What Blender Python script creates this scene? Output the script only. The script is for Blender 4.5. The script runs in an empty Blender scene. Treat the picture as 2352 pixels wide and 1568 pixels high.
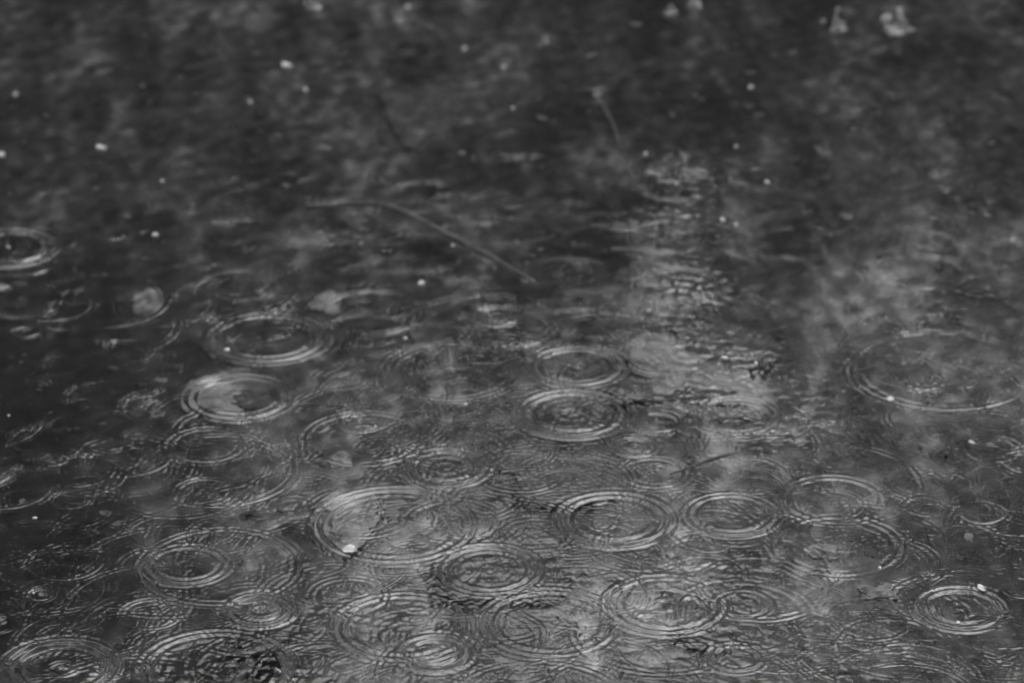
import bpy, math, random
import numpy as np
from mathutils import Vector, Matrix

# ------------------------------------------------------------------ camera, world, sun, exposure
S = bpy.context.scene
COL = S.collection
CAM_H = 2.4
PITCH = math.radians(25.0)
HFOV = math.radians(15.0)
cam_d = bpy.data.cameras.new('camera')
cam = bpy.data.objects.new('camera', cam_d)
COL.objects.link(cam)
cam.location = (0, 0, CAM_H)
cam.rotation_euler = (math.radians(90) - PITCH, 0, 0)
cam_d.sensor_width = 36
cam_d.lens = 18 / math.tan(HFOV / 2)
cam_d.clip_start = 0.1
cam_d.clip_end = 500
cam_d.dof.use_dof = True
cam_d.dof.focus_distance = 4.95
cam_d.dof.aperture_fstop = 4.2
S.camera = cam

SUN_EL, SUN_AZ = math.radians(58), math.radians(25)
world = bpy.data.worlds.new('World')
S.world = world
world.use_nodes = True
wn = world.node_tree
wn.nodes.clear()
sky = wn.nodes.new('ShaderNodeTexSky')
sky.sky_type = 'NISHITA'
sky.sun_disc = False
sky.sun_elevation = SUN_EL
sky.sun_rotation = SUN_AZ
sky.air_density = 1.0
sky.dust_density = 6.0
bw = wn.nodes.new('ShaderNodeRGBToBW')
bg = wn.nodes.new('ShaderNodeBackground')
bg.inputs['Strength'].default_value = 0.12
wo = wn.nodes.new('ShaderNodeOutputWorld')
wn.links.new(sky.outputs[0], bw.inputs[0])
wn.links.new(bw.outputs[0], bg.inputs['Color'])
wn.links.new(bg.outputs[0], wo.inputs['Surface'])

sd = bpy.data.lights.new('overcast_sun', 'SUN')
sd.energy = 0.5
sd.angle = math.radians(80)
so = bpy.data.objects.new('overcast_sun', sd)
COL.objects.link(so)
_dir = Vector((math.sin(SUN_AZ) * math.cos(SUN_EL), math.cos(SUN_AZ) * math.cos(SUN_EL), math.sin(SUN_EL)))
so.rotation_euler = _dir.to_track_quat('Z', 'Y').to_euler()

S.view_settings.view_transform = 'Standard'
S.view_settings.look = 'None'
S.view_settings.exposure = 1.26
S.view_settings.gamma = 1
S.view_settings.use_curve_mapping = False
S.cycles.max_bounces = 10
S.cycles.transmission_bounces = 8
S.cycles.glossy_bounces = 4
S.cycles.diffuse_bounces = 3
S.cycles.transparent_max_bounces = 8
S.cycles.caustics_refractive = True
S.cycles.caustics_reflective = True
S.cycles.blur_glossy = 0.0
S.cycles.sample_clamp_indirect = 6
S.cycles.use_adaptive_sampling = False
S.cycles.use_denoising = True

# ------------------------------------------------------------------ pixel (2352 x 1568 view of the photo) -> world
W, H = 2352.0, 1568.0
TH = math.tan(HFOV / 2)


def ray(px, py):
    u = (px / W * 2 - 1) * TH
    v = (1 - py / H * 2) * TH * H / W
    d = Vector((u, math.cos(PITCH) + v * math.sin(PITCH), -math.sin(PITCH) + v * math.cos(PITCH)))
    return d.normalized()


def at(px, py, z=0.0):
    d = ray(px, py)
    t = (CAM_H - z) / -d.z
    return Vector((d.x * t, d.y * t, z))


def under(px, py, depth):
    """the point of the pond bed seen through flat water at that picture position"""
    d = ray(px, py)
    p = at(px, py)
    h = Vector((d.x, d.y, 0))
    s = h.length / 1.333
    hd = h.normalized()
    t = Vector((hd.x * s, hd.y * s, -math.sqrt(1 - s * s)))
    k = depth / -t.z
    return p + t * k


def proj(x, y, z=0.0):
    """numpy: world -> picture position"""
    dy, dz = y, z - CAM_H
    f = dy * math.cos(PITCH) - dz * math.sin(PITCH)
    up = dy * math.sin(PITCH) + dz * math.cos(PITCH)
    px = (x / f / TH + 1) / 2 * W
    py = (1 - up / f / (TH * H / W)) / 2 * H
    return px, py


# ------------------------------------------------------------------ helpers
def tag(o, label, cat, group=None):
    o['label'] = label
    o['category'] = cat
    if group:
        o['group'] = group
    return o


def link_mesh(name, me, mat, parent=None):
    o = bpy.data.objects.new(name, me)
    COL.objects.link(o)
    if mat:
        me.materials.append(mat)
    if parent:
        o.parent = parent
    return o


def mat_new(name):
    m = bpy.data.materials.new(name)
    m.use_nodes = True
    n = m.node_tree
    b = n.nodes['Principled BSDF']
    return m, n, b


def grey(v):
    return (v, v, v, 1)


def noisy_mat(name, lo, hi, scale=8.0, rough=0.8, detail=6, attr=None, distort=0.0, bump=0.0, mode='GEN'):
    m, n, b = mat_new(name)
    tc = n.nodes.new('ShaderNodeTexCoord')
    nz = n.nodes.new('ShaderNodeTexNoise')
    nz.inputs['Scale'].default_value = scale
    nz.inputs['Detail'].default_value = detail
    nz.inputs['Roughness'].default_value = 0.62
    nz.inputs['Distortion'].default_value = distort
    n.links.new(tc.outputs['Object'], nz.inputs['Vector'])
    r = n.nodes.new('ShaderNodeMapRange')
    r.inputs['From Min'].default_value = 0.32
    r.inputs['From Max'].default_value = 0.68
    r.inputs['To Min'].default_value = lo
    r.inputs['To Max'].default_value = hi
    n.links.new(nz.outputs['Fac'], r.inputs['Value'])
    out = r.outputs[0]
    if attr:
        a = n.nodes.new('ShaderNodeAttribute')
        a.attribute_name = attr
        mu = n.nodes.new('ShaderNodeMath')
        mu.operation = 'MULTIPLY'
        n.links.new(out, mu.inputs[0])
        n.links.new(a.outputs['Fac'], mu.inputs[1])
        out = mu.outputs[0]
    cb = n.nodes.new('ShaderNodeCombineColor')
    for i in range(3):
        n.links.new(out, cb.inputs[i])
    n.links.new(cb.outputs[0], b.inputs['Base Color'])
    b.inputs['Roughness'].default_value = rough
    if bump:
        bp = n.nodes.new('ShaderNodeBump')
        bp.inputs['Strength'].default_value = bump
        bp.inputs['Distance'].default_value = 0.004
        n.links.new(nz.outputs['Fac'], bp.inputs['Height'])
        n.links.new(bp.outputs[0], b.inputs['Normal'])
    return m


M_water, n, b = mat_new('pond_water')
b.inputs['Base Color'].default_value = grey(0.95)
b.inputs['Roughness'].default_value = 0.0
b.inputs['IOR'].default_value = 1.333
b.inputs['Transmission Weight'].default_value = 1.0
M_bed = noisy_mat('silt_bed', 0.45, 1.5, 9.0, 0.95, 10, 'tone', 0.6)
M_leaf = noisy_mat('dead_leaf', 0.02, 0.09, 30.0, 0.7)
M_leaf_pale = noisy_mat('pale_dead_leaf', 0.2, 0.45, 40.0, 0.6)
M_stone_pale = noisy_mat('pale_stone', 0.02, 0.27, 38.0, 0.8, 9, None, 0.5)
M_stone_dark = noisy_mat('dark_stone', 0.006, 0.06, 45.0, 0.8)
M_pebble = noisy_mat('grey_pebble', 0.15, 0.4, 40.0, 0.7)
M_twig = noisy_mat('pale_twig', 0.035, 0.11, 30.0, 0.8)
M_twig_dark = noisy_mat('dark_twig', 0.01, 0.03, 30.0, 0.7)
M_petal = noisy_mat('white_petal', 0.22, 0.42, 60.0, 0.55)
M_seed = noisy_mat('white_seed', 0.3, 0.5, 60.0, 0.5)
M_foliage = noisy_mat('tree_leaves', 0.014, 0.035, 1.5, 0.6)
M_bark = noisy_mat('bark', 0.015, 0.04, 6.0, 0.9)

# ------------------------------------------------------------------ brightness layout: silt tones plus mirrored sky and dark trees, painted into the bed
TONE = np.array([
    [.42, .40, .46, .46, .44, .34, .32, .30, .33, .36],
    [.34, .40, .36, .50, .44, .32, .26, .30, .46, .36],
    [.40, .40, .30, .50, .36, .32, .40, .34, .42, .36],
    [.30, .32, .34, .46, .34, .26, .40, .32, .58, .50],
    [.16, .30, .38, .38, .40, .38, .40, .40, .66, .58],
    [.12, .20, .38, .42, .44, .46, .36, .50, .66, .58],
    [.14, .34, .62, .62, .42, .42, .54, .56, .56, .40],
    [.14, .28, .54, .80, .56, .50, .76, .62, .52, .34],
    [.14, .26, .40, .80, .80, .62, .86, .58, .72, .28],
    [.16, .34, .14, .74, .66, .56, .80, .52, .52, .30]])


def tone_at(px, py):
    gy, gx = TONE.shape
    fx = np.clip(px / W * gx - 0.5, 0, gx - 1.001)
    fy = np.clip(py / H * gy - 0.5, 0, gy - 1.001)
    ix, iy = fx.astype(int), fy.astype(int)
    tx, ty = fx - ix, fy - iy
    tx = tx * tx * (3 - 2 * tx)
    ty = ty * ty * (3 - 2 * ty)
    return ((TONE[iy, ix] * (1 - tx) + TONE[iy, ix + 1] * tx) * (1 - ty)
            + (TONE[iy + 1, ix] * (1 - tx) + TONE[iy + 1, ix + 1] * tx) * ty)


rng = np.random.default_rng(11)


def waves_noise(x, y, n, lmin, lmax, seed, aniso=1.0):
    """sum of random plane waves: smooth fractal-like field (value, gradient)"""
    r = np.random.default_rng(seed)
    v = np.zeros_like(x)
    for i in range(n):
        l = lmin * (lmax / lmin) ** r.random()
        a = r.random() * 6.283
        kx, ky = math.cos(a) * 6.283 / l, math.sin(a) * 6.283 / l / aniso
        v += (l / lmax) ** 0.7 * np.cos(kx * x + ky * y + r.random() * 6.283)
    return v / math.sqrt(n)


def grid_axis(core0, core1, step, far0, far1, growth=1.25):
    c = list(np.arange(core0, core1 + step / 2, step))
    s, x = step, c[-1]
    up = []
    while x < far1:
        s *= growth
        x += s
        up.append(x)
    s, x = step, c[0]
    dn = []
    while x > far0:
        s *= growth
        x -= s
        dn.append(x)
    return np.array(dn[::-1] + c + up, dtype=np.float64)


def grid_mesh(name, xs, ys, z, attr=None, normals=None, face_mask=None):
    ny, nx = len(ys), len(xs)
    X, Y = np.meshgrid(xs, ys)
    idx = np.arange(nx * ny, dtype=np.int64).reshape(ny, nx)
    q = np.stack([idx[:-1, :-1], idx[:-1, 1:], idx[1:, 1:], idx[1:, :-1]], -1).reshape(-1, 4)
    if face_mask is not None:
        q = q[face_mask.ravel()]
    used = np.zeros(nx * ny, bool)
    used[q.ravel()] = True
    remap = np.cumsum(used) - 1
    q = remap[q]
    co = np.stack([X.ravel(), Y.ravel(), z.ravel()], -1)[used].astype(np.float32)
    me = bpy.data.meshes.new(name)
    me.vertices.add(len(co))
    me.vertices.foreach_set('co', co.ravel())
    nf = len(q)
    me.loops.add(nf * 4)
    me.loops.foreach_set('vertex_index', q.ravel().astype(np.int32))
    me.polygons.add(nf)
    me.polygons.foreach_set('loop_start', np.arange(0, nf * 4, 4, dtype=np.int32))
    me.polygons.foreach_set('use_smooth', np.ones(nf, bool))
    me.update(calc_edges=True)
    if attr is not None:
        a = me.attributes.new('tone', 'FLOAT', 'POINT')
        a.data.foreach_set('value', attr.ravel()[used].astype(np.float32))
    if normals is not None:
        a = me.attributes.new('custom_normal', 'FLOAT_VECTOR', 'POINT')
        a.data.foreach_set('vector', normals.reshape(-1, 3)[used].astype(np.float32).ravel())
    return me


# ------------------------------------------------------------------ pond bed
DEPTH = 0.11
bx = grid_axis(-1.1, 1.1, 0.006, -40, 40)
by = grid_axis(3.7, 7.2, 0.008, -12, 60)
X, Y = np.meshgrid(bx, by)
core = np.exp(-np.clip(np.abs(X) - 1.2, 0, None) ** 2 / 0.5 - np.clip(np.abs(Y - 5.4) - 2.0, 0, None) ** 2 / 0.5)
Zb = -DEPTH + core * (0.010 * waves_noise(X, Y, 24, 0.10, 0.7, 3) + 0.0025 * waves_noise(X, Y, 26, 0.02, 0.09, 4))
Zb = np.minimum(Zb, -0.03)
# the bed is seen through the water: shift by the refracted path before looking the tone up
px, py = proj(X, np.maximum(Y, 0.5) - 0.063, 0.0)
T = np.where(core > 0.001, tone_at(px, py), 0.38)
mod = np.exp(1.2 * waves_noise(X, Y, 70, 0.028, 0.26, 5, 2.8) + 0.75 * waves_noise(X, Y, 80, 0.009, 0.05, 6, 1.7))  # bed's own mottling, stretched in depth to imitate blotches of mirrored foliage
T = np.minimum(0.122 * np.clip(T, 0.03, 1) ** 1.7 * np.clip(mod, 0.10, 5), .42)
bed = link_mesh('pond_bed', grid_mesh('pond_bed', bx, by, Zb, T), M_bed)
bed['kind'] = 'structure'

# ------------------------------------------------------------------ the water surface with its raindrop rings
# X, Y, outer radius (picture units), wavelength factor, slope, rings, label or None
RIPPLES = [
    (20, 568, 86, .30, .16, 1.2, 'thick single ring cut by the left edge, with a pale blob in its centre'),
    (490, 408, 44, .30, .10, 1, 'small faint far ring left of the long curved twig, only its upper arc bright'),
    (615, 776, 122, .17, .16, 2.6, 'wide double ring around a dark middle, directly beside the tiny white seed'),
    (855, 718, 116, .17, .14, 2.4, 'faint wide ring with two bright edges, below and right of the bending twig start'),
    (1145, 725, 44, .34, .21, 1.3, 'small neat ring alone below the lower end of the long twig'),
    (1035, 852, 150, .13, .13, 3.4, 'large broken ring around a dark patch, left of the neat double oval'),
    (895, 812, 60, .24, .09, 2, 'small faint ring touching the upper left rim of a large broken ring'),
    (1327, 842, 92, .20, .16, 2, 'neat double oval ring with a bright centre, left of the pale stone'),
    (1315, 950, 108, .20, .22, 2.4, 'sharp double ring with bright dashes at its left tip, in the middle of the water'),
    (550, 912, 106, .20, .15, 2, 'lens shaped bright ring half filled by a black patch'),
    (365, 932, 84, .22, .10, 2, 'flat faint oval ring touching the black and grey lens shaped ring'),
    (838, 1008, 134, .15, .12, 3, 'broad crescent edged ring that holds a young bright ring near its top'),
    (830, 969, 38, .38, 0.21, 1.3, 'tiny bright young ring inside the top of a broad crescent edged ring'),
    (500, 985, 92, .20, .10, 1.8, 'open upper arc right under the lens shaped ring'),
    (475, 1022, 82, .22, .12, 2.4, 'ring crossed by three bright flat bars, under an open upper arc'),
    (1025, 1073, 82, .24, 0.21, 2, 'strong dark centred ring with a little ring at its top'),
    (1025, 1033, 34, .40, .12, 1.2, 'little ring perched on top of the strong dark centred ring'),
    (878, 1030, 56, .30, .09, 1.6, 'weak oval ring inside the lower half of a broad crescent edged ring'),
    (1510, 968, 48, .36, .13, 1.4, 'small round ring just right of the sharp double ring'),
    (1458, 1025, 36, .42, 0.21, 1.2, 'smallest bright ring with a dark eye, above the dark twig'),
    (1530, 544, 88, .20, .13, 2.4, 'round ring with a bright dot inside, above the churned water and pale stone'),
    (2128, 625, 88, .22, .13, 2, 'dark rimmed ring high on the right side'),
    (1915, 640, 70, .24, .08, 2, 'pale broken ring left of the dark rimmed ring'),
    (2070, 715, 110, .16, .09, 3, 'loose tangle of rings below the dark rimmed ring'),
    (2165, 850, 205, .10, .12, 3, 'very large faint ring at the right that holds a soft oval ring'),
    (2182, 863, 68, .26, .115, 2, 'soft oval ring inside the very large faint ring at the right'),
    (2125, 960, 86, .22, .08, 2, 'faint oval ring under the very large ring at the right'),
    (1990, 983, 62, .26, .09, 2, 'small faint ring below left of the soft oval rings'),
    (905, 1205, 176, .11, .16, 3, 'great bold ring with a white leaf scrap on its lower left rim'),
    (953, 1190, 34, .40, .10, 1.2, 'little arc inside the great bold ring'),
    (1037, 1143, 44, .30, .12, 1.8, 'small double arc riding on the upper right rim of the great bold ring'),
    (1410, 1193, 118, .19, .18, 2.4, 'strong oval ring of broad bright and dark bands, right of centre near the bottom'),
    (1680, 1182, 96, .18, .15, 2.8, 'ring with tight arcs on its left side, right of the broad banded oval'),
    (1915, 1147, 108, .18, .12, 2.4, 'clear oval ring standing directly above a wider one at lower right'),
    (1925, 1252, 140, .14, .13, 3, 'wide ring with a pale blob in the middle, directly below a clear oval ring'),
    (1630, 1245, 46, .34, .11, 1.5, 'small ring below the ring with tight arcs on its left side'),
    (1502, 1085, 72, .24, .12, 2.2, 'ring that the dark slanting twig runs into'),
    (2255, 1178, 46, .36, .12, 1.3, 'lone small ring with a dark centre near the right edge'),
    (2185, 1343, 38, .38, .14, 1.4, 'small bright ring touching the top of a double ring, beside the white petal'),
    (2208, 1397, 88, .24, .15, 2.2, 'double ring in the lower right corner with a hooked fleck on its rim'),
    (430, 1296, 86, .20, .16, 2.6, 'ring of fine tight lines on the left with pale bars at its centre'),
    (348, 1410, 68, .22, .14, 2.4, 'half ring of tight arcs left of the brightest young ring'),
    (597, 1402, 62, .32, 0.27, 2, 'brightest young ring with a glowing eye, above the black sunken branch'),
    (800, 1368, 84, .18, .13, 2.4, 'tight ring around smooth grey water, right of the black branch'),
    (770, 1340, 100, .14, .11, 2.4, 'outer arcs wrapping the tight ring right of the black branch'),
    (925, 1440, 148, .13, .15, 3, 'large wrinkled ring with rough bright water inside, at the bottom'),
    (1000, 1500, 66, .32, 0.28, 1.8, 'bold small ring cutting the lower rim of the large wrinkled ring'),
    (1262, 1430, 150, .13, .15, 3.2, 'large pale ring in the bottom middle, right of the large wrinkled ring'),
    (1530, 1388, 128, .15, .16, 3.2, 'large speckled ring with black blotches, right of the large pale ring'),
    (1705, 1410, 150, .13, .11, 3, 'large dim ring around two young ones, right of the speckled ring'),
    (1705, 1388, 52, .34, .15, 1.8, 'young ring in the upper half of a large dim ring'),
    (1690, 1510, 56, .32, .16, 1.8, 'young ring over the sunken dark stone at the bottom'),
    (142, 1532, 108, .22, .26, 2, 'brightest large ring with a small bright ring in its dark centre, bottom left corner'),
    (142, 1534, 27, .45, .14, 1.2, 'tiny ring at the very centre of the bottom left ring'),
    (495, 1535, 165, .12, .20, 3.2, 'largest black banded ring at the bottom, between the corner ring and the branch'),
    (162, 1147, 42, .34, .12, 1.4, 'small pale ring alone near the left edge, above dark water'),
    (95, 1365, 24, .5, .14, 1.2, 'tiny bright ring in the dark water at lower left'),
    (182, 1385, 16, .55, .10, 1, 'faintest tiny ring right of the tiny bright one in dark water'),
    (60, 762, 28, .45, .13, 1.2, 'tiny oval ring near the left edge, below the thick single ring'),
    (494, 742, 28, .45, .14, 1.2, 'tiny ring of two bright bars above the wide double ring'),
    (1255, 97, 26, .45, .13, 1, 'tiny far ring of two soft bars near the top'),
    (1372, 218, 38, .42, .09, 1.2, 'small far ring of two bright bars in the upper middle'),
    (1140, 300, 180, .10, .05, 3, 'huge faint blurred ring in the upper middle'),
    (1165, 425, 180, .10, .05, 3, 'huge faint blurred ring just below another as wide, over dark water'),
    (1000, 410, 150, .11, .08, 3, 'ring with dark arcs on its left side, just above the long twig'),
    (560, 670, 118, .14, .11, 3, 'ring with strong tight arcs on its right side only, above the wide double ring'),
    (240, 690, 148, .13, .10, 2.2, 'big dim ring on the left with a pale patch on its right side'),
    (175, 690, 54, .30, .07, 1.4, 'dim inner ring inside the big dim one on the left'),
    (500, 1080, 180, .10, .13, 2.6, 'huge ring on the left wrapping the ring of three flat bars'),
    (505, 1300, 180, .10, .14, 3, 'huge dark ring around the ring of fine tight lines'),
    (1125, 1308, 112, .15, .19, 3.4, 'dark ring of deep parallel bands at lower middle, above the large pale ring'),
    (920, 625, 80, .17, .09, 2.6, 'textured faint ring over the middle of the twig shadow'),
    (1690, 955, 92, .16, .15, 3, 'broken sparkling ring directly below the pale stone'),
    (1550, 655, 96, .14, .15, 3, 'churned bright ring above the pale stone'),
    (1545, 425, 88, .15, .12, 3, 'churned speckled ring below the bent pale stem'),
    (1680, 840, 74, .20, .13, 2.6, 'ring lying over the right half of the pale stone'),
    (1830, 690, 80, .18, .09, 2.6, 'loose rippled ring right of the churned bright one'),
    (2090, 1600, 150, .12, .12, 3, 'ring cut off by the bottom edge near the right corner'),
    (2345, 1352, 40, .36, .13, 1.6, 'ring cut off by the right edge beside the white petal'),
    (50, 690, 90, .18, .12, 3, 'tangled ring at the left edge under the thick single ring'),
    (1880, 945, 70, .20, .13, 2.6, 'dark sparkling ring of broken lines between the stone and the pale rings'),
    (150, 1290, 84, .20, .10, 2, 'dull ring in dark water left of the ring of fine tight lines'),
    (1640, 1080, 64, .24, .10, 2, 'ring behind the far end of the dark slanting twig'),
    (2200, 1150, 150, .11, .08, 3, 'wide shallow ring around the lone small dark centred ring'),
]

wx = grid_axis(-1.02, 1.02, 0.0016, -40, 40, 1.35)
wy = grid_axis(4.02, 6.95, 0.0022, -12, 60, 1.35)
XW, YW = np.meshgrid(wx, wy)
Zw = np.zeros_like(XW)
GX = np.zeros_like(XW)
GY = np.zeros_like(XW)
fine_x = (wx > -1.021) & (wx < 1.021)
fine_y = (wy > 4.019) & (wy < 6.951)


SLOPE_GAIN = 1.22
# rings fade and break where older waves cross them
MOD = np.ones_like(XW)
_s = np.ix_(np.where(fine_y)[0], np.where(fine_x)[0])
MOD[_s] = np.clip(0.72 + 0.62 * waves_noise(XW[_s], YW[_s], 36, 0.025, 0.16, 31, 1.3), 0.12, 1.7)


def add_ring(cx, cy, R, lam, slope, nr, rs, centre=0.35, keep=0.0):
    """a raindrop's wave train: fronts at radius R, longer waves behind, fine capillaries ahead"""
    out = R + lam * 3.2
    i0, i1 = np.searchsorted(wy, [cy - out, cy + out])
    j0, j1 = np.searchsorted(wx, [cx - out, cx + out])
    if i1 <= i0 or j1 <= j0:
        return
    if i1 - i0 < 3 or j1 - j0 < 3:
        return
    sl = (slice(i0, i1), slice(j0, j1))
    dx = XW[sl] - cx
    dy = YW[sl] - cy
    r = np.sqrt(dx * dx + dy * dy) + 1e-7
    th = np.arctan2(dy, dx)
    s = (r - R) / lam                       # wavelengths from the front
    ph = 6.2832 * np.where(s < 0, s * (1 + 0.02 * s), s * 1.25)
    dph = 6.2832 / lam * np.where(s < 0, 1 + 0.04 * s, 1.25)
    win = nr * 0.37
    env = np.where(s > 0, np.exp(-(s / 0.95) ** 2), np.exp(-(s / win) ** 2))
    denv = np.where(s > 0, -2 * s / 0.95 ** 2, -2 * s / win ** 2) / lam * env
    a0, a1, a2 = rs.random(3) * 6.283
    am = 1 + 0.30 * np.cos(th + a0) + 0.20 * np.cos(2 * th + a1) + 0.16 * np.cos(5 * th + a2) + 0.12 * np.cos(11 * th + a0 * 3)
    slope = slope * SLOPE_GAIN
    A = slope * lam / 6.2832
    h = A * am * env * np.cos(ph)
    dh = A * am * (denv * np.cos(ph) - env * np.sin(ph) * dph)
    if centre > 0:
        # what still rings in the middle
        l2 = min(lam * 1.1, R * 0.42)
        e2 = np.exp(-(r / (l2 * 1.25)) ** 2)
        A2 = centre * slope * l2 / 6.2832
        k2 = 6.2832 / l2
        h = h + A2 * e2 * np.cos(k2 * r)
        dh = dh + A2 * (-2 * r / (l2 * 1.25) ** 2 * e2 * np.cos(k2 * r) - e2 * np.sin(k2 * r) * k2)
    if MOD is not None:
        mo = keep + (1 - keep) * MOD[sl]
        h = h * mo
        dh = dh * mo
    Zw[sl] += h
    GX[sl] += dh * dx / r
    GY[sl] += dh * dy / r


RS = np.random.default_rng(5)
placed = []
for (X0, Y0, R0, lf, sl_, nr, lab) in RIPPLES:
    c = at(X0, Y0)
    RK = np.random.default_rng(int(X0 * 7 + Y0 * 13))
    R = abs(at(X0 + R0, Y0).x - c.x)
    lam = float(np.clip(R * lf * (1.35 if sl_ >= .15 else RK.uniform(.75, 1.4)), 0.0075, 0.024))
    sl_ = sl_ * (2.1 if Y0 > 480 else 2.7) * (1.0 if sl_ > .115 else .68) * (1.2 if sl_ >= .15 else RK.uniform(.65, 1.0))
    add_ring(c.x, c.y, R, lam, sl_, nr, RK, .35 if R < .04 else (.32 if RIPPLES[len(placed)][4] >= .15 and R < .075 else .16), .5 if RIPPLES[len(placed)][4] >= .15 else .18)
    # secondary fine train behind bigger rings
    if R > 0.05 and RIPPLES[len(placed)][4] < .15:
        add_ring(c.x, c.y, R * 0.55, lam * 0.9, sl_ * 0.16, nr, RK, 0)
    placed.append((c.x, c.y, R + lam * 1.4, lab))

# older, fading wave trains that cross everywhere
for i in range(620):
    X0, Y0 = RS.random() * 2900 - 270, 1568 * (RS.random() ** 0.8) * 1.12 - 60
    c = at(X0, Y0)
    near = min(1.0, max(0.0, Y0 / 1400.0))
    R = 0.03 + 0.20 * RS.random()
    lam = 0.006 + 0.009 * RS.random()
    add_ring(c.x, c.y, R, lam, (0.012 + 0.034 * RS.random() ** 2) * (1.0 if Y0 > 400 else .8), 1.5 + 3 * RS.random(), RS, 0.15)

for i in range(640):
    X0, Y0 = RS.random() * 2600 - 130, 430 + 1230 * RS.random() ** 0.75
    c = at(X0, Y0)
    add_ring(c.x, c.y, 0.02 + 0.11 * RS.random(), 0.0062 + 0.006 * RS.random(), 0.03 + 0.10 * RS.random() ** 1.7, 1.5 + 3 * RS.random(), RS, 0.2)
for i in range(420):
    X0, Y0 = RS.random() * 2700 - 170, 1300 * RS.random() ** 1.3 - 40
    c = at(X0, Y0)
    R = 0.012 + 0.05 * RS.random()
    add_ring(c.x, c.y, R, 0.008 + 0.006 * RS.random(), (0.06 + 0.13 * RS.random() ** 2) * (.5 if Y0 < 430 else 1), 2, RS, 0.4)

# churned water: fine chop in patches, and a slow swell
r2 = np.random.default_rng(21)
sub = np.ix_(np.where(fine_y)[0], np.where(fine_x)[0])
xs_, ys_ = XW[sub], YW[sub]
patch = 0.22 * np.ones_like(xs_)
for (X0, Y0, rx, ry, a) in [(1570, 640, 90, 110, 4.0), (1650, 850, 170, 90, 2.2), (1570, 430, 90, 80, 3.0), (1740, 950, 170, 70, 3.2), (2120, 700, 200, 110, .8), (1560, 1380, 190, 130, 1.3),
                            (1720, 1440, 220, 140, 1.1), (930, 1430, 190, 90, 1.6), (480, 1520, 220, 110, 1.5), (1130, 1300, 140, 90, .8), (1500, 1290, 200, 50, 1.3),
                            (870, 200, 120, 90, .8), (1900, 250, 220, 120, .8), (1990, 400, 260, 200, .6), (2280, 730, 120, 130, .8), (560, 1180, 220, 60, .7),
                            (800, 560, 150, 80, .7), (2050, 1520, 250, 90, .9), (1290, 1430, 170, 80, .8), (720, 1500, 130, 90, 1.2), (900, 1180, 120, 90, .6)]:
    c = at(X0, Y0)
    sx = abs(at(X0 + rx, Y0).x - c.x)
    sy = abs(at(X0, Y0 - ry).y - c.y)
    patch += a * np.exp(-((xs_ - c.x) / sx) ** 2 - ((ys_ - c.y) / sy) ** 2)
patch = np.minimum(patch * 0.66, 2.2) * np.clip(0.8 + 0.5 * waves_noise(xs_, ys_, 20, 0.04, 0.3, 41), .2, 2)
hz, gx, gy = np.zeros_like(xs_), np.zeros_like(xs_), np.zeros_like(xs_)
for i in range(70):
    l = 0.0065 * (0.030 / 0.0065) ** r2.random()
    a = r2.random() * 6.283
    kx, ky = math.cos(a) * 6.283 / l, math.sin(a) * 6.283 / l
    wv = 0.0115 * (l / 0.015) ** 0.6 / (6.283 / l)
    # bend the crests so they never line up as a lattice
    p = kx * xs_ + ky * ys_ + 2.4 * np.sin(xs_ * (-30 + 60 * r2.random()) + ys_ * (-26 + 52 * r2.random()) + r2.random() * 6) + r2.random() * 6.283
    cp, sp = np.cos(p), np.sin(p)
    hz += wv * cp
    gx -= wv * sp * kx
    gy -= wv * sp * ky
Zw[sub] += patch * hz
GX[sub] += patch * gx
GY[sub] += patch * gy

NRM = np.stack([-GX, -GY, np.ones_like(GX)], -1)
NRM /= np.linalg.norm(NRM, axis=-1, keepdims=True)

# which faces belong to which ring (the youngest, i.e. smallest, wins)
cxm = (wx[:-1] + wx[1:]) / 2
cym = (wy[:-1] + wy[1:]) / 2
owner = np.full((len(cym), len(cxm)), -1, np.int32)
for k in sorted(range(len(placed)), key=lambda k: -placed[k][2]):
    cx, cy, R, lab = placed[k]
    i0, i1 = np.searchsorted(cym, [cy - R, cy + R])
    j0, j1 = np.searchsorted(cxm, [cx - R, cx + R])
    ii, jj = np.meshgrid(cym[i0:i1], cxm[j0:j1], indexing='ij')
    m = (ii - cy) ** 2 + (jj - cx) ** 2 < R * R
    sub_o = owner[i0:i1, j0:j1]
    sub_o[m] = k


def crop_mesh(name, mask):
    I = np.where(mask.any(1))[0]
    J = np.where(mask.any(0))[0]
    i0, i1, j0, j1 = I[0], I[-1] + 1, J[0], J[-1] + 1
    return grid_mesh(name, wx[j0:j1 + 1], wy[i0:i1 + 1], Zw[i0:i1 + 1, j0:j1 + 1], None,
                     NRM[i0:i1 + 1, j0:j1 + 1], mask[i0:i1, j0:j1])


water = link_mesh('water', crop_mesh('water', owner < 0), M_water)
water['kind'] = 'structure'
for k, (cx, cy, R, lab) in enumerate(placed):
    mk = owner == k
    if not mk.any():
        continue
    o = link_mesh('raindrop_ripple', crop_mesh('raindrop_ripple', mk), M_water)
    tag(o, lab, 'ripple', 'raindrop ripples spreading on the pond')


def water_z(x, y):
    i = int(np.clip(np.searchsorted(wy, y), 0, len(wy) - 1))
    j = int(np.clip(np.searchsorted(wx, x), 0, len(wx) - 1))
    return float(Zw[i, j])


def bed_z(x, y):
    i = int(np.clip(np.searchsorted(by, y), 0, len(by) - 1))
    j = int(np.clip(np.searchsorted(bx, x), 0, len(bx) - 1))
    return float(Zb[i, j])


# ------------------------------------------------------------------ solid builders
import bmesh


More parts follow.
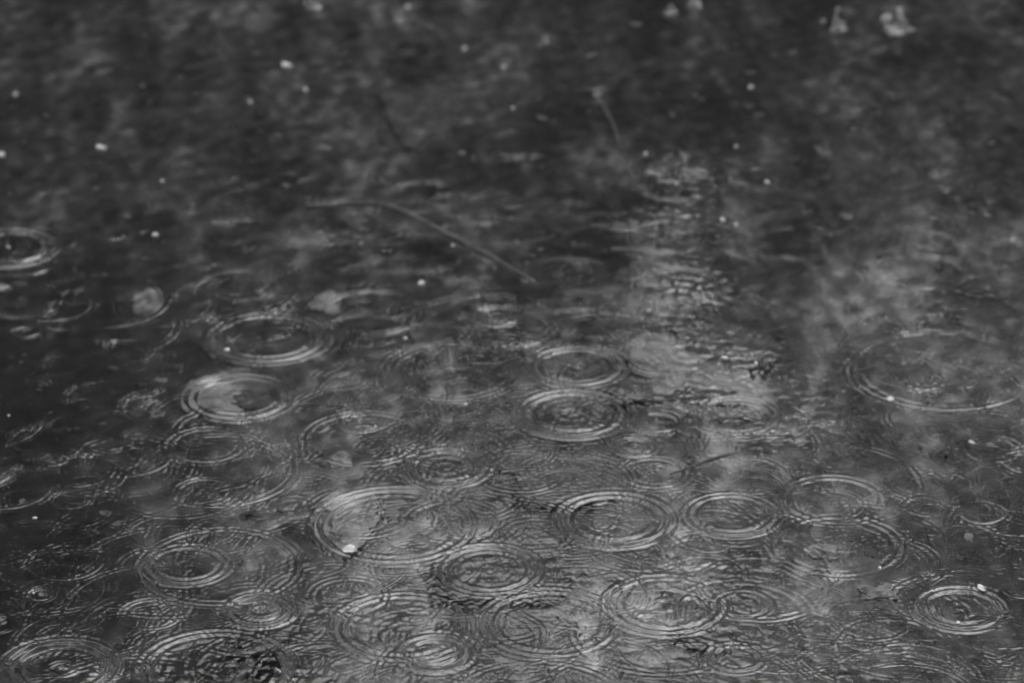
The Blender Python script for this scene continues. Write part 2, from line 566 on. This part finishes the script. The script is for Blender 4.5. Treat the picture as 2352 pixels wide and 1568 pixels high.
def lump(name, mat, size, seed, sub=4, rough=0.18, flat=0.6):
    bm = bmesh.new()
    bmesh.ops.create_icosphere(bm, subdivisions=sub, radius=1)
    r = random.Random(seed)
    ws = [(Vector((r.gauss(0, 1), r.gauss(0, 1), r.gauss(0, 1))).normalized() * r.uniform(1.2, 5.5), r.uniform(0, 6.28)) for _ in range(14)]
    for v in bm.verts:
        d = v.co.copy()
        k = 1 + rough * sum(math.sin(w.dot(d) + p) / (0.6 + w.length * 0.5) for w, p in ws) / 2.0
        v.co = Vector((d.x * size[0] * k, d.y * size[1] * k, d.z * size[2] * k))
        if v.co.z < -size[2] * flat:
            v.co.z = -size[2] * flat
    me = bpy.data.meshes.new(name)
    bm.to_mesh(me)
    bm.free()
    me.polygons.foreach_set('use_smooth', [True] * len(me.polygons))
    return link_mesh(name, me, mat)


def tube(name, mat, pts, rads, seed=0, parent=None, sides=9, knob=0.12):
    """a tapering, slightly knobbly stick through pts (Catmull-Rom)"""
    r = random.Random(seed)
    P = [pts[0] * 2 - pts[1]] + list(pts) + [pts[-1] * 2 - pts[-2]]
    path, rr = [], []
    for i in range(1, len(P) - 2):
        for s in range(10):
            t = s / 10
            a, b_, c, d = P[i - 1], P[i], P[i + 1], P[i + 2]
            path.append(0.5 * ((2 * b_) + (c - a) * t + (2 * a - 5 * b_ + 4 * c - d) * t * t + (3 * b_ - a - 3 * c + d) * t ** 3))
            rr.append(rads[i - 1] * (1 - t) + rads[i] * t)
    path.append(pts[-1])
    rr.append(rads[-1])
    vs, fs = [], []
    for i, p in enumerate(path):
        t = (path[min(i + 1, len(path) - 1)] - path[max(i - 1, 0)]).normalized()
        u = t.cross(Vector((0, 0, 1)))
        u = u.normalized() if u.length > 1e-4 else Vector((1, 0, 0))
        w = t.cross(u)
        for k in range(sides):
            a = 6.2832 * k / sides
            q = rr[i] * (1 + r.uniform(-knob, knob))
            vs.append(p + u * math.cos(a) * q + w * math.sin(a) * q)
    for i in range(len(path) - 1):
        for k in range(sides):
            fs.append((i * sides + k, i * sides + (k + 1) % sides, (i + 1) * sides + (k + 1) % sides, (i + 1) * sides + k))
    fs.append(tuple(range(sides))[::-1])
    fs.append(tuple(range(len(vs) - sides, len(vs))))
    me = bpy.data.meshes.new(name)
    me.from_pydata([tuple(v) for v in vs], [], fs)
    me.polygons.foreach_set('use_smooth', [True] * len(me.polygons))
    return link_mesh(name, me, mat, parent)


def leaf(name, mat, loc, length, width, rot, seed, curl=0.15, jag=0.1, thick=0.0006):
    """a curled leaf blade with a toothed outline, a folded midrib and real thickness"""
    r = random.Random(seed)
    n = 12
    vs, fs = [], []
    for i in range(n + 1):
        t = i / n
        w = width * math.sin(math.pi * min(1, max(0, t)) ** 0.8) ** 0.8 / 2
        w = max(w, width * 0.02)
        for side in (-1, -0.5, 0, 0.5, 1):
            j = 1 + (r.uniform(-jag, jag) if abs(side) == 1 else 0)
            z = curl * width * (abs(side) ** 1.5) * 0.6 + curl * length * 0.3 * math.sin(t * 3.1 + seed)
            vs.append(((t - 0.5) * length, side * w * j, z))
    for i in range(n):
        for k in range(4):
            a = i * 5 + k
            fs.append((a, a + 5, a + 6, a + 1))
    m = len(vs)
    vs += [(x, y, z - thick) for x, y, z in vs]
    fs += [tuple(q + m for q in f[::-1]) for f in fs]
    rim = [k for k in range(0, 5)] + [i * 5 + 4 for i in range(1, n + 1)] + [n * 5 + k for k in (3, 2, 1, 0)] + [i * 5 for i in range(n - 1, 0, -1)]
    for a, b2 in zip(rim, rim[1:] + rim[:1]):
        fs.append((a, b2, b2 + m, a + m))
    me = bpy.data.meshes.new(name)
    me.from_pydata(vs, [], fs)
    me.polygons.foreach_set('use_smooth', [True] * len(me.polygons))
    o = link_mesh(name, me, mat)
    o.location = loc
    o.rotation_euler = rot
    return o


# ------------------------------------------------------------------ things lying on the bed
def bedpt(X0, Y0, depth, lift=0.0):
    p = under(X0, Y0, depth)
    return Vector((p.x, p.y, -depth + lift))


# long curved twig
tw = bpy.data.objects.new('submerged_twig', None)
COL.objects.link(tw)
tw.location = bedpt(960, 520, 0.05)
tag(tw, 'long thin pale twig bending under the water in the upper middle', 'twig')
pts = [bedpt(700, 478, .05), bedpt(800, 468, .048), bedpt(890, 474, .045), bedpt(970, 508, .045), bedpt(1050, 550, .046), bedpt(1130, 592, .048), bedpt(1240, 655, .052)]
stem_ = tube('stem', M_twig, [p - tw.location for p in pts], [.005, .006, .007, .0075, .007, .006, .004], 3, tw)

dt = tube('dark_twig', M_twig_dark, [at(1540, 1092, -.004), at(1600, 1068, -.002), at(1650, 1050, .001), at(1700, 1040, -.003)], [.0016, .003, .0028, .0012], 7)
tag(dt, 'short dark twig slanting through the ripples below the pale stone', 'twig')
st = tube('bent_stem', M_twig, [bedpt(1385, 240, .04), bedpt(1410, 290, .04), bedpt(1425, 340, .042)], [.002, .003, .0015], 8)
tag(st, 'blurred upright stem under the water below the two far bright bars', 'stem')
st = tube('bent_stem', M_twig, [bedpt(1490, 352, .03), bedpt(1445, 380, .03), bedpt(1462, 415, .032), bedpt(1500, 452, .034)], [.0018, .0026, .002, .001], 9)
tag(st, 'hooked pale stem beside the churned speckled water', 'stem')
br = bpy.data.objects.new('sunken_branch', None)
COL.objects.link(br)
br.location = bedpt(640, 1480, .05)
tag(br, 'black forked sunken branch at the bottom below the brightest young ring', 'branch')
bp_ = [bedpt(665, 1370, .05), bedpt(672, 1420, .045), bedpt(640, 1475, .04), bedpt(560, 1505, .042), bedpt(505, 1490, .05)]
tube('limb', M_twig_dark, [p - br.location for p in bp_], [.006, .010, .017, .014, .006], 5, br, 12, .2)
bp_ = [bedpt(640, 1475, .042), bedpt(660, 1520, .045), bedpt(650, 1590, .05)]
tube('limb', M_twig_dark, [p - br.location for p in bp_], [.013, .013, .010], 6, br, 12, .2)
bp_ = [bedpt(575, 1500, .042), bedpt(565, 1540, .045), bedpt(520, 1590, .05)]
tube('limb', M_twig_dark, [p - br.location for p in bp_], [.011, .009, .006], 16, br, 12, .2)

# stones
for (X0, Y0, dep, sz, rz, mt, sd_, nm, lab) in [
    (1640, 850, .050, (.105, .10, .034), -.35, M_stone_pale, 1, 'pale_stone', 'large pale stone under rippled water right of centre'),
    (1590, 905, .062, (.10, .05, .030), -.2, M_stone_dark, 2, 'dark_stone', 'black stone wedged along the lower edge of the large pale stone'),
    (1640, 785, .060, (.12, .06, .028), -.3, M_stone_dark, 3, 'dark_stone', 'black stone behind the upper edge of the large pale stone'),
    (1690, 1560, .058, (.09, .07, .032), .2, M_stone_dark, 4, 'dark_stone', 'dark stone at the bottom edge under the lowest young ring'),
    (1720, 1465, .060, (.06, .05, .026), .4, M_stone_dark, 14, 'dark_stone', 'dark stone between the two young rings at lower right'),
    (930, 300, .080, (.055, .17, .016), .1, M_stone_dark, 5, 'dark_stone', 'dark rounded stone blurred in the upper middle left of the huge ring'),
    (1290, 1112, .062, (.11, .06, .026), 0, M_stone_dark, 6, 'dark_stone', 'low dark stone right of the strong dark centred ring'),
    (1120, 1300, .064, (.07, .08, .022), .3, M_stone_dark, 7, 'dark_stone', 'dark stone under the deep parallel bands'),
    (800, 1190, .056, (.028, .07, .018), 0, M_stone_pale, 10, 'pale_stone', 'pale stone under the left rim of the great bold ring'),
    (500, 905, .058, (.035, .045, .018), 0, M_stone_pale, 11, 'pale_stone', 'small pale stone in the left half of the lens shaped ring'),
    (590, 908, .075, (.034, .075, .012), .3, M_stone_dark, 12, 'dark_stone', 'dark stone in the right half of the lens shaped ring'),
    (345, 675, .052, (.022, .035, .014), 0, M_stone_pale, 13, 'pale_stone', 'round pale stone on the right side of the big dim ring'),
    (1900, 1250, .050, (.016, .022, .010), 0, M_stone_pale, 15, 'pale_stone', 'small pale stone in the middle of the wide ring at lower right'),
    (2018, 1338, .050, (.024, .022, .010), 0, M_stone_pale, 17, 'pale_stone', 'small pale stone left of the small bright ring at lower right'),
    (745, 682, .050, (.022, .035, .010), 0, M_stone_pale, 18, 'pale_stone', 'small pale stone left of the faint wide ring below the twig'),
    (1385, 1075, .052, (.045, .022, .010), 0, M_stone_pale, 19, 'pale_stone', 'flat pale stone left of the ring that the dark twig runs into'),
    (780, 1025, .050, (.016, .022, .010), 0, M_stone_pale, 20, 'pale_stone', 'small pale stone at the left inside the broad crescent edged ring'),
]:
    o = lump(nm, mt, sz, sd_, 5, .55)
    p = bedpt(X0, Y0, dep + .03)
    o.location = (p.x, p.y, bed_z(p.x, p.y) + sz[2] * 0.2)
    o.rotation_euler = (0, 0, rz)
    tag(o, lab, 'stone', 'stones on the pond bed')

# leaf litter on the mud: too many and too broken to count
rl = random.Random(4)
vs, fs = [], []
for i in range(2600):
    x = rl.uniform(-1.0, 1.0)
    y = rl.uniform(3.95, 7.0)
    L = rl.choice([.006, .009, .013, .02]) * rl.uniform(.7, 1.4)
    Wd = L * rl.uniform(.15, .6)
    a = rl.uniform(0, 6.28)
    z = bed_z(x, y) + .0015
    k = len(vs)
    tl = rl.uniform(-.003, .003)
    ring = [(-.5, 0), (-.25, .42), (.15, .5), (.5, .08), (.2, -.46), (-.2, -.4)]
    for zz in (0.0012, 0):
        for (u, v) in ring:
            uu, vv = u * L, v * Wd
            vs.append((x + uu * math.cos(a) - vv * math.sin(a), y + uu * math.sin(a) + vv * math.cos(a), z + zz + tl * u * 2))
    fs.append(tuple(range(k, k + 6))[::-1])
    fs.append(tuple(range(k + 6, k + 12)))
    for q in range(6):
        fs.append((k + q, k + (q + 1) % 6, k + 6 + (q + 1) % 6, k + 6 + q))
me = bpy.data.meshes.new('leaf_litter')
me.from_pydata(vs, [], fs)
at_ = me.attributes.new('tone', 'FLOAT', 'POINT')
tv = []
for i in range(len(vs) // 12):
    tv += [rl.choice([.012, 0.012, .02, .02, .03, .05, .08, .12])] * 12
at_.data.foreach_set('value', tv)
lo = link_mesh('leaf_litter', me, noisy_mat('litter', .6, 1.4, 40, .8, 4, 'tone'))
lo['kind'] = 'stuff'
lo['label'] = 'broken leaf bits scattered over the mud under the water'
lo['category'] = 'leaf litter'

# ------------------------------------------------------------------ things floating on the water
FLOAT = [
    (803, 1268, .026, .014, -.15, 'leaf_scrap', 'white torn leaf scrap afloat on the lower left rim of the great bold ring', 'leaf'),
    (2255, 1356, .014, .012, .2, 'floating_petal', 'bright white petal near the right edge above the double ring', 'petal'),
    (520, 802, .009, .005, 1.0, 'floating_seed', 'tiny white seed at the lower left of the wide double ring', 'seed'),
    (2020, 1304, .005, .004, .1, 'floating_seed', 'tiny white fleck below the wide ring at lower right', 'seed'),
    (80, 1189, .006, .003, .1, 'floating_seed', 'tiny white fleck near the left edge below the small pale ring', 'seed'),
    (931, 776, .005, .004, 0, 'floating_seed', 'tiny pale fleck between the faint wide ring and the large broken ring', 'seed'),
    (1735, 836, .006, .005, 0, 'floating_seed', 'tiny white fleck on the right side of the large pale stone', 'seed'),
    (1664, 822, .009, .005, .2, 'floating_seed', 'pale flat fleck above the middle of the large pale stone', 'seed'),
    (1040, 564, .005, .004, 0, 'floating_seed', 'tiny pale fleck just under the long twig', 'seed'),
    (1069, 928, .005, .004, 0, 'floating_seed', 'tiny pale fleck under the large broken ring', 'seed'),
    (372, 416, .005, .004, 0, 'floating_seed', 'tiny pale fleck left of the small faint far ring', 'seed'),
    (1691, 337, .006, .005, 0, 'floating_seed', 'tiny pale dot on dark water at upper right', 'seed'),
    (20, 954, .004, .003, 0, 'floating_seed', 'faint tiny fleck in the darkest water at the left edge', 'seed'),
    (2045, 921, .016, .008, -.2, 'floating_petal', 'pale sliver on the lower rim of the very large faint ring', 'petal'),
    (2232, 1018, .012, .005, -.3, 'floating_petal', 'thin pale sliver between the faint oval ring and the lone small ring', 'petal'),
    (1490, 714, .007, .006, .4, 'floating_petal', 'pale chip in the churned water above the stone', 'petal'),
    (2200, 1430, .007, .003, 1.2, 'floating_seed', 'hooked pale fleck on the lower rim of the double ring', 'seed'),
    (1067, 114, .010, .009, 0, 'floating_petal', 'bright blurred dot near the top middle', 'petal'),
    (1157, 157, .009, .007, 0, 'floating_petal', 'blurred pale dot below right of the brightest far one', 'petal'),
    (357, 543, .013, .008, 0, 'floating_petal', 'blurred white dot on the left, above the big dim ring', 'petal'),
    (702, 209, .009, .009, 0, 'floating_petal', 'blurred pale dot in the upper left, right of a smaller one', 'petal'),
    (575, 236, .008, .007, 0, 'floating_petal', 'small blurred dot in the upper left of the picture', 'petal'),
    (4, 358, .014, .012, 0, 'floating_petal', 'blurred white blob cut by the left edge, upper part', 'petal'),
    (36, 219, .010, .010, 0, 'floating_petal', 'dim blurred blob near the left edge at the top', 'petal'),
    (937, 18, .010, .009, 0, 'floating_petal', 'dim blurred dot at the top edge left of the middle', 'petal'),
    (1178, 251, .008, .006, 0, 'floating_petal', 'small blurred dot above the huge faint ring', 'petal'),
    (1762, 421, .009, .007, 0, 'floating_petal', 'blurred dot right of the churned speckled water', 'petal'),
    (1660, 508, .010, .008, 0, 'floating_petal', 'larger of two blurred dots side by side on the right', 'petal'),
    (1690, 517, .007, .006, 0, 'floating_petal', 'smaller of two blurred dots side by side on the right', 'petal'),
    (1483, 355, .007, .007, 0, 'floating_petal', 'blurred dot at the top of the hooked stem', 'petal'),
    (1725, 203, .011, .008, 0, 'floating_petal', 'dim blurred dot in the dark upper right', 'petal'),
    (968, 655, .013, .010, 0, 'floating_petal', 'pale wedge of petal below the long twig', 'petal'),
    (660, 156, .022, .016, .6, 'floating_petal', 'wide dim blurred patch in the upper left', 'petal'),
    (233, 343, .022, .012, .5, 'floating_petal', 'wide dim blurred patch left of the small faint far ring', 'petal'),
]
for i, (X0, Y0, L, Wd, rz, nm, lab, cat) in enumerate(FLOAT):
    p = at(X0, Y0)
    z = water_z(p.x, p.y)
    if nm == 'floating_seed':
        o = lump(nm, M_seed, (L * .5, Wd * .8, Wd * .35), 100 + i, 2, .25, .9)
        o.location = (p.x, p.y, z + Wd * .15)
        o.rotation_euler = (0, 0, rz)
    else:
        o = leaf(nm, M_petal if nm == 'floating_petal' else M_leaf_pale, (p.x, p.y, z + .0012), L * .8, Wd * 1.5, (0, 0, rz), i, .3, .15, .0008)
    tag(o, lab, cat, 'bits floating on the water' if nm != 'leaf_scrap' else None)

# splashes: the drop that jumps back up out of the ring it has just made
SPL = [
    (1596, 12, .026, .050, 'tall blurred splash column at the top edge right of the middle'),
    (1922, 66, .026, .028, 'blurred splash near the top right, left of the wider one'),
    (2065, 70, .044, .030, 'wide two lobed splash near the top right corner'),
    (727, 18, .024, .022, 'blurred splash at the top edge, left of the middle'),
    (920, 46, .018, .016, 'small blurred splash just below the top edge'),
    (1540, 30, .020, .010, 'flat blurred splash left of the tall column at the top'),
    (830, 969, .007, .010, 'small splash standing in the tiny bright young ring'),
    (597, 1402, .007, .009, 'small splash in the eye of the brightest young ring'),
    (1458, 1025, .006, .009, 'small splash in the smallest bright ring above the dark twig'),
    (95, 1365, .006, .008, 'small splash in the tiny bright ring in dark water'),
    (494, 738, .006, .010, 'small splash between the two bright bars above the wide double ring'),
    (18, 568, .008, .008, 'small splash in the thick ring at the left edge'),
    (142, 1534, .006, .006, 'low bead of water at the centre of the bottom left ring'),
    (1312, 948, .005, .006, 'low bead of water at the centre of the sharp double ring'),
    (1325, 841, .006, .005, 'low bead of water at the centre of the neat double oval ring'),
    (1508, 966, .005, .005, 'low bead of water in the small round ring right of the sharp double ring'),
    (1145, 724, .004, .005, 'low bead of water in the small neat ring below the long twig'),
    (1372, 218, .013, .008, 'flat blurred splash between two far bright bars above the upright stem'),
    (1255, 97, .012, .008, 'flat blurred splash in the tiny far ring near the top'),
    (1530, 544, .005, .006, 'bright bead of water in the round ring above the churned water'),
]
M_drop, n, b = mat_new('splash_water')
b.inputs['Base Color'].default_value = grey(0.92)
b.inputs['Roughness'].default_value = 0.25
b.inputs['IOR'].default_value = 1.333
b.inputs['Transmission Weight'].default_value = 0.7
b.inputs['Base Color'].default_value = grey(0.6)
for i, (X0, Y0, rad, hgt, lab) in enumerate(SPL):
    p = at(X0, Y0)
    prof = [(1.0, -.10), (.86, .02), (.60, .10), (.44, .22), (.34, .38), (.33, .52), (.27, .66), (.25, .78), (.17, .90), (.08, .98), (0.001, 1.0)]
    vs, fs = [], []
    sg = 20
    r = random.Random(50 + i)
    lob = r.uniform(0, 6)
    for (q, h) in prof:
        for k in range(sg):
            a = 6.2832 * k / sg
            rr = rad * .55 * q * (1 + .30 * math.cos(3 * a + lob + 4 * h) + .18 * math.cos(5 * a + 9 * h) + r.uniform(-.06, .06))
            vs.append((rr * math.cos(a) + .1 * rad * math.sin(4 * h + lob), rr * math.sin(a), h * hgt))
    for j in range(len(prof) - 1):
        for k in range(sg):
            fs.append((j * sg + k, j * sg + (k + 1) % sg, (j + 1) * sg + (k + 1) % sg, (j + 1) * sg + k))
    fs.append(tuple(range(sg))[::-1])
    me = bpy.data.meshes.new('raindrop_splash')
    me.from_pydata(vs, [], fs)
    me.polygons.foreach_set('use_smooth', [True] * len(me.polygons))
    o = link_mesh('raindrop_splash', me, M_drop)
    o.location = (p.x, p.y, water_z(p.x, p.y))
    tag(o, lab, 'splash', 'splashes of raindrops hitting the pond')
    for q in range(3 if rad > .012 else 1):
        dr = lump('droplet', M_drop, (rad * .15, rad * .15, rad * .19), 300 + i * 4 + q, 2, .2, 1)
        dr.parent = o
        dr.location = ((0, 0, hgt * 1.22) if q == 0 else (rad * r.uniform(-1, 1), rad * r.uniform(-.6, .6), hgt * r.uniform(.4, .9)))

# ------------------------------------------------------------------ far bank and trees (seen mirrored in the water)
bank_x = grid_axis(-30, 30, 1.0, -60, 60)
bank_y = np.array([9.5, 10.5, 11.5, 13, 16, 22, 40, 90.0])
XB, YB = np.meshgrid(bank_x, bank_y)
ZB = np.interp(YB, [9.5, 10.5, 11.5, 13, 16, 22, 40, 90], [-.2, .05, .4, .6, .8, 1.0, 1.6, 3.0]) + .12 * np.sin(XB * .9) * np.sin(YB * .7 + XB * .3)
bank = link_mesh('terrain', grid_mesh('terrain', bank_x, bank_y, ZB), noisy_mat('bank_grass', .02, .06, 3.0, .95))
bank['kind'] = 'structure'

rt = random.Random(77)
nr_ = np.random.default_rng(9)
TREES = [(-5.6, 17.0, 11.5, 3.2), (-2.9, 15.5, 9.6, 2.4), (-0.7, 18.5, 10.6, 2.6), (1.6, 15.8, 8.6, 2.2), (3.9, 17.2, 11.2, 3.0), (7.4, 16.5, 11.0, 3.2), (-9.5, 16.0, 11.0, 3.2),
         (-1.9, 19.5, 9.2, 2.6), (2.9, 20.5, 9.4, 2.6), (-1.0, 16.6, 4.6, 2.0), (0.4, 24.0, 12.0, 3.6), (5.8, 24.0, 13.0, 3.8), (-4.2, 24.5, 13.5, 3.8)]
TL = ['broad leafy tree at the left of the far bank', 'leafy tree left of the middle of the far bank', 'slim leafy tree in the middle of the far bank', 'short leafy tree right of the middle of the far bank',
      'broad leafy tree right of the middle of the far bank', 'outermost leafy tree at the right of the far bank', 'outermost leafy tree at the left of the far bank',
      'low tree standing back left of the middle of the far bank', 'low tree standing back right of the middle of the far bank',
      'small bushy tree left of the middle of the far bank', 'tall tree behind the middle of the far bank', 'tall tree behind the right of the far bank', 'tall tree behind the left of the far bank']
for (tx, ty, th, tr), lab in zip(TREES, TL):
    root = bpy.data.objects.new('tree', None)
    COL.objects.link(root)
    root.location = (tx, ty, .6)
    tag(root, lab, 'tree', 'trees on the far bank')
    lean = rt.uniform(-.4, .4)
    tube('trunk', M_bark, [Vector((0, 0, -.3)), Vector((lean * .3, 0, th * .3)), Vector((lean, .1, th * .6)), Vector((lean * 1.2, 0, th * .92))], [.22, .16, .10, .03], 1, root, 10)
    ends = []
    for k in range(13):
        h = th * rt.uniform(.14, .85)
        a = rt.uniform(0, 6.28)
        L = tr * rt.uniform(.5, 1.0) * (1.15 - h / th * .6)
        s0 = Vector((lean * h / th, 0, h))
        e = s0 + Vector((math.cos(a) * L, math.sin(a) * L, L * rt.uniform(.1, .6)))
        tube('limb', M_bark, [s0, (s0 + e) / 2 + Vector((0, 0, .12)), e], [.06, .035, .01], k, root, 6)
        ends += [(s0 + e) / 2, e, s0 * .25 + e * .75]
    # crown: leaf-sized faces in clumps round the limbs
    nl = 19000
    cl = np.array([tuple(e) for e in ends] + [(lean + rt.uniform(-1, 1) * tr * .6, rt.uniform(-1, 1) * tr * .5, th * rt.uniform(.16, 1.0)) for _ in range(52)])
    ci = nr_.integers(0, len(cl), nl)
    sp = .14 + .24 * nr_.random(len(cl))
    cel = np.arctan2(cl[:, 2] + .6 + CAM_H, cl[:, 1] + ty)
    cpy = (np.tan(cel - PITCH) / (TH * H / W) + 1) / 2 * H
    cpx = ((cl[:, 0] + tx) / np.hypot(cl[:, 1] + ty, cl[:, 2] + .6 + CAM_H) / TH + 1) / 2 * W
    ckeep = nr_.random(len(cl)) > np.clip((tone_at(cpx, np.clip(cpy, 0, 1700)) - .36) * 2.6, 0, .93)
    ckeep |= (cpy < 250)
    ci = nr_.choice(np.where(ckeep)[0], nl)
    c0 = cl[ci] + nr_.normal(0, 1, (nl, 3)) * sp[ci][:, None] * np.array([1, 1, .7])
    # thinner crown where the photograph's reflections show sky
    wxx, wyy, wzz = c0[:, 0] + tx, c0[:, 1] + ty, c0[:, 2] + .6
    ppx = (wxx / np.hypot(wyy, wzz + CAM_H) / TH + 1) / 2 * W
    el = np.arctan2(wzz + CAM_H, wyy)
    ppy = (np.tan(el - PITCH) / (TH * H / W) + 1) / 2 * H
    keep = np.ones(nl, bool)
    for (hx, hy, hr) in [(1265, 1400, 70), (1700, 1500, 110)]:   # the dead trees stand free of leaves
        keep &= ((ppx - hx) / hr) ** 2 + ((ppy - hy) / hr / .9) ** 2 > 1
    c0 = c0[keep]
    m = len(c0)
    sz = .04 + .04 * nr_.random(m)
    ax = nr_.normal(0, 1, (m, 3))
    ax /= np.linalg.norm(ax, axis=1, keepdims=True)
    bxv = np.cross(ax, nr_.normal(0, 1, (m, 3)))
    bxv /= np.linalg.norm(bxv, axis=1, keepdims=True)
    q = np.stack([c0 - ax * sz[:, None], c0 + bxv * sz[:, None] * .5, c0 + ax * sz[:, None], c0 - bxv * sz[:, None] * .5], 1).reshape(-1, 3).astype(np.float32)
    me = bpy.data.meshes.new('crown')
    me.vertices.add(len(q))
    me.vertices.foreach_set('co', q.ravel())
    me.loops.add(m * 4)
    me.loops.foreach_set('vertex_index', np.arange(m * 4, dtype=np.int32))
    me.polygons.add(m)
    me.polygons.foreach_set('loop_start', np.arange(0, m * 4, 4, dtype=np.int32))
    me.update(calc_edges=True)
    link_mesh('crown', me, M_foliage, root)


def mir(px, py, D):
    """the point D metres off that a calm pond mirrors at that picture position"""
    d = ray(px, py)
    k = D / d.y
    return Vector((d.x * k, D, -d.z * k - CAM_H))


DEAD = [
    ('bare dead tree with a heavy fork at the left of the far bank', 12.5,
     [[(690, 300, .10), (700, 900, .07), (690, 1200, .05), (668, 1330, .05), (672, 1430, .06), (640, 1500, .10), (600, 1560, .12), (560, 1700, .08), (500, 2000, .03)],
      [(672, 1430, .05), (700, 1500, .04), (672, 1620, .04), (720, 1800, .02)], [(640, 1490, .09), (560, 1480, .08), (515, 1440, .05), (480, 1380, .015)],
      [(620, 1530, .07), (680, 1560, .06), (700, 1600, .05), (690, 1750, .03)], [(580, 1520, .06), (535, 1560, .06), (520, 1640, .03)]]),
    ('bare dead tree with many crooked boughs right of the middle of the far bank', 13.5,
     [[(1715, 300, .09), (1712, 1000, .06), (1700, 1300, .045), (1690, 1420, .04), (1696, 1520, .06), (1680, 1640, .07), (1700, 1900, .03)],
      [(1696, 1500, .06), (1620, 1540, .06), (1560, 1600, .04)], [(1690, 1520, .05), (1760, 1550, .05), (1800, 1610, .03)], [(1692, 1400, .03), (1640, 1370, .03), (1590, 1330, .02)],
      [(1695, 1470, .04), (1745, 1440, .03), (1790, 1380, .015)]]),
    ('thin bare snag in the middle of the far bank', 13.0,
     [[(1290, 300, .07), (1275, 1000, .05), (1262, 1330, .045), (1266, 1400, .045), (1262, 1450, .02)], [(1266, 1380, .03), (1300, 1350, .02)]]),
]
for lab, D, limbs in DEAD:
    root = bpy.data.objects.new('dead_tree', None)
    COL.objects.link(root)
    b0 = mir(limbs[0][0][0], 300, D)
    root.location = (b0.x, D, .5)
    tag(root, lab, 'tree', 'dead trees on the far bank')
    for k, lm in enumerate(limbs):
        P = [mir(x, y, D + .0 * k) - root.location for x, y, w in lm]
        R_ = [w * (.6 if y < 1350 else 1.0) for x, y, w in lm]
        if k == 0:
            P.insert(0, Vector((0, 0, -.4)))
            R_.insert(0, .06)
        tube('trunk' if k == 0 else 'limb', M_bark, P, R_, k, root, 10, .12)
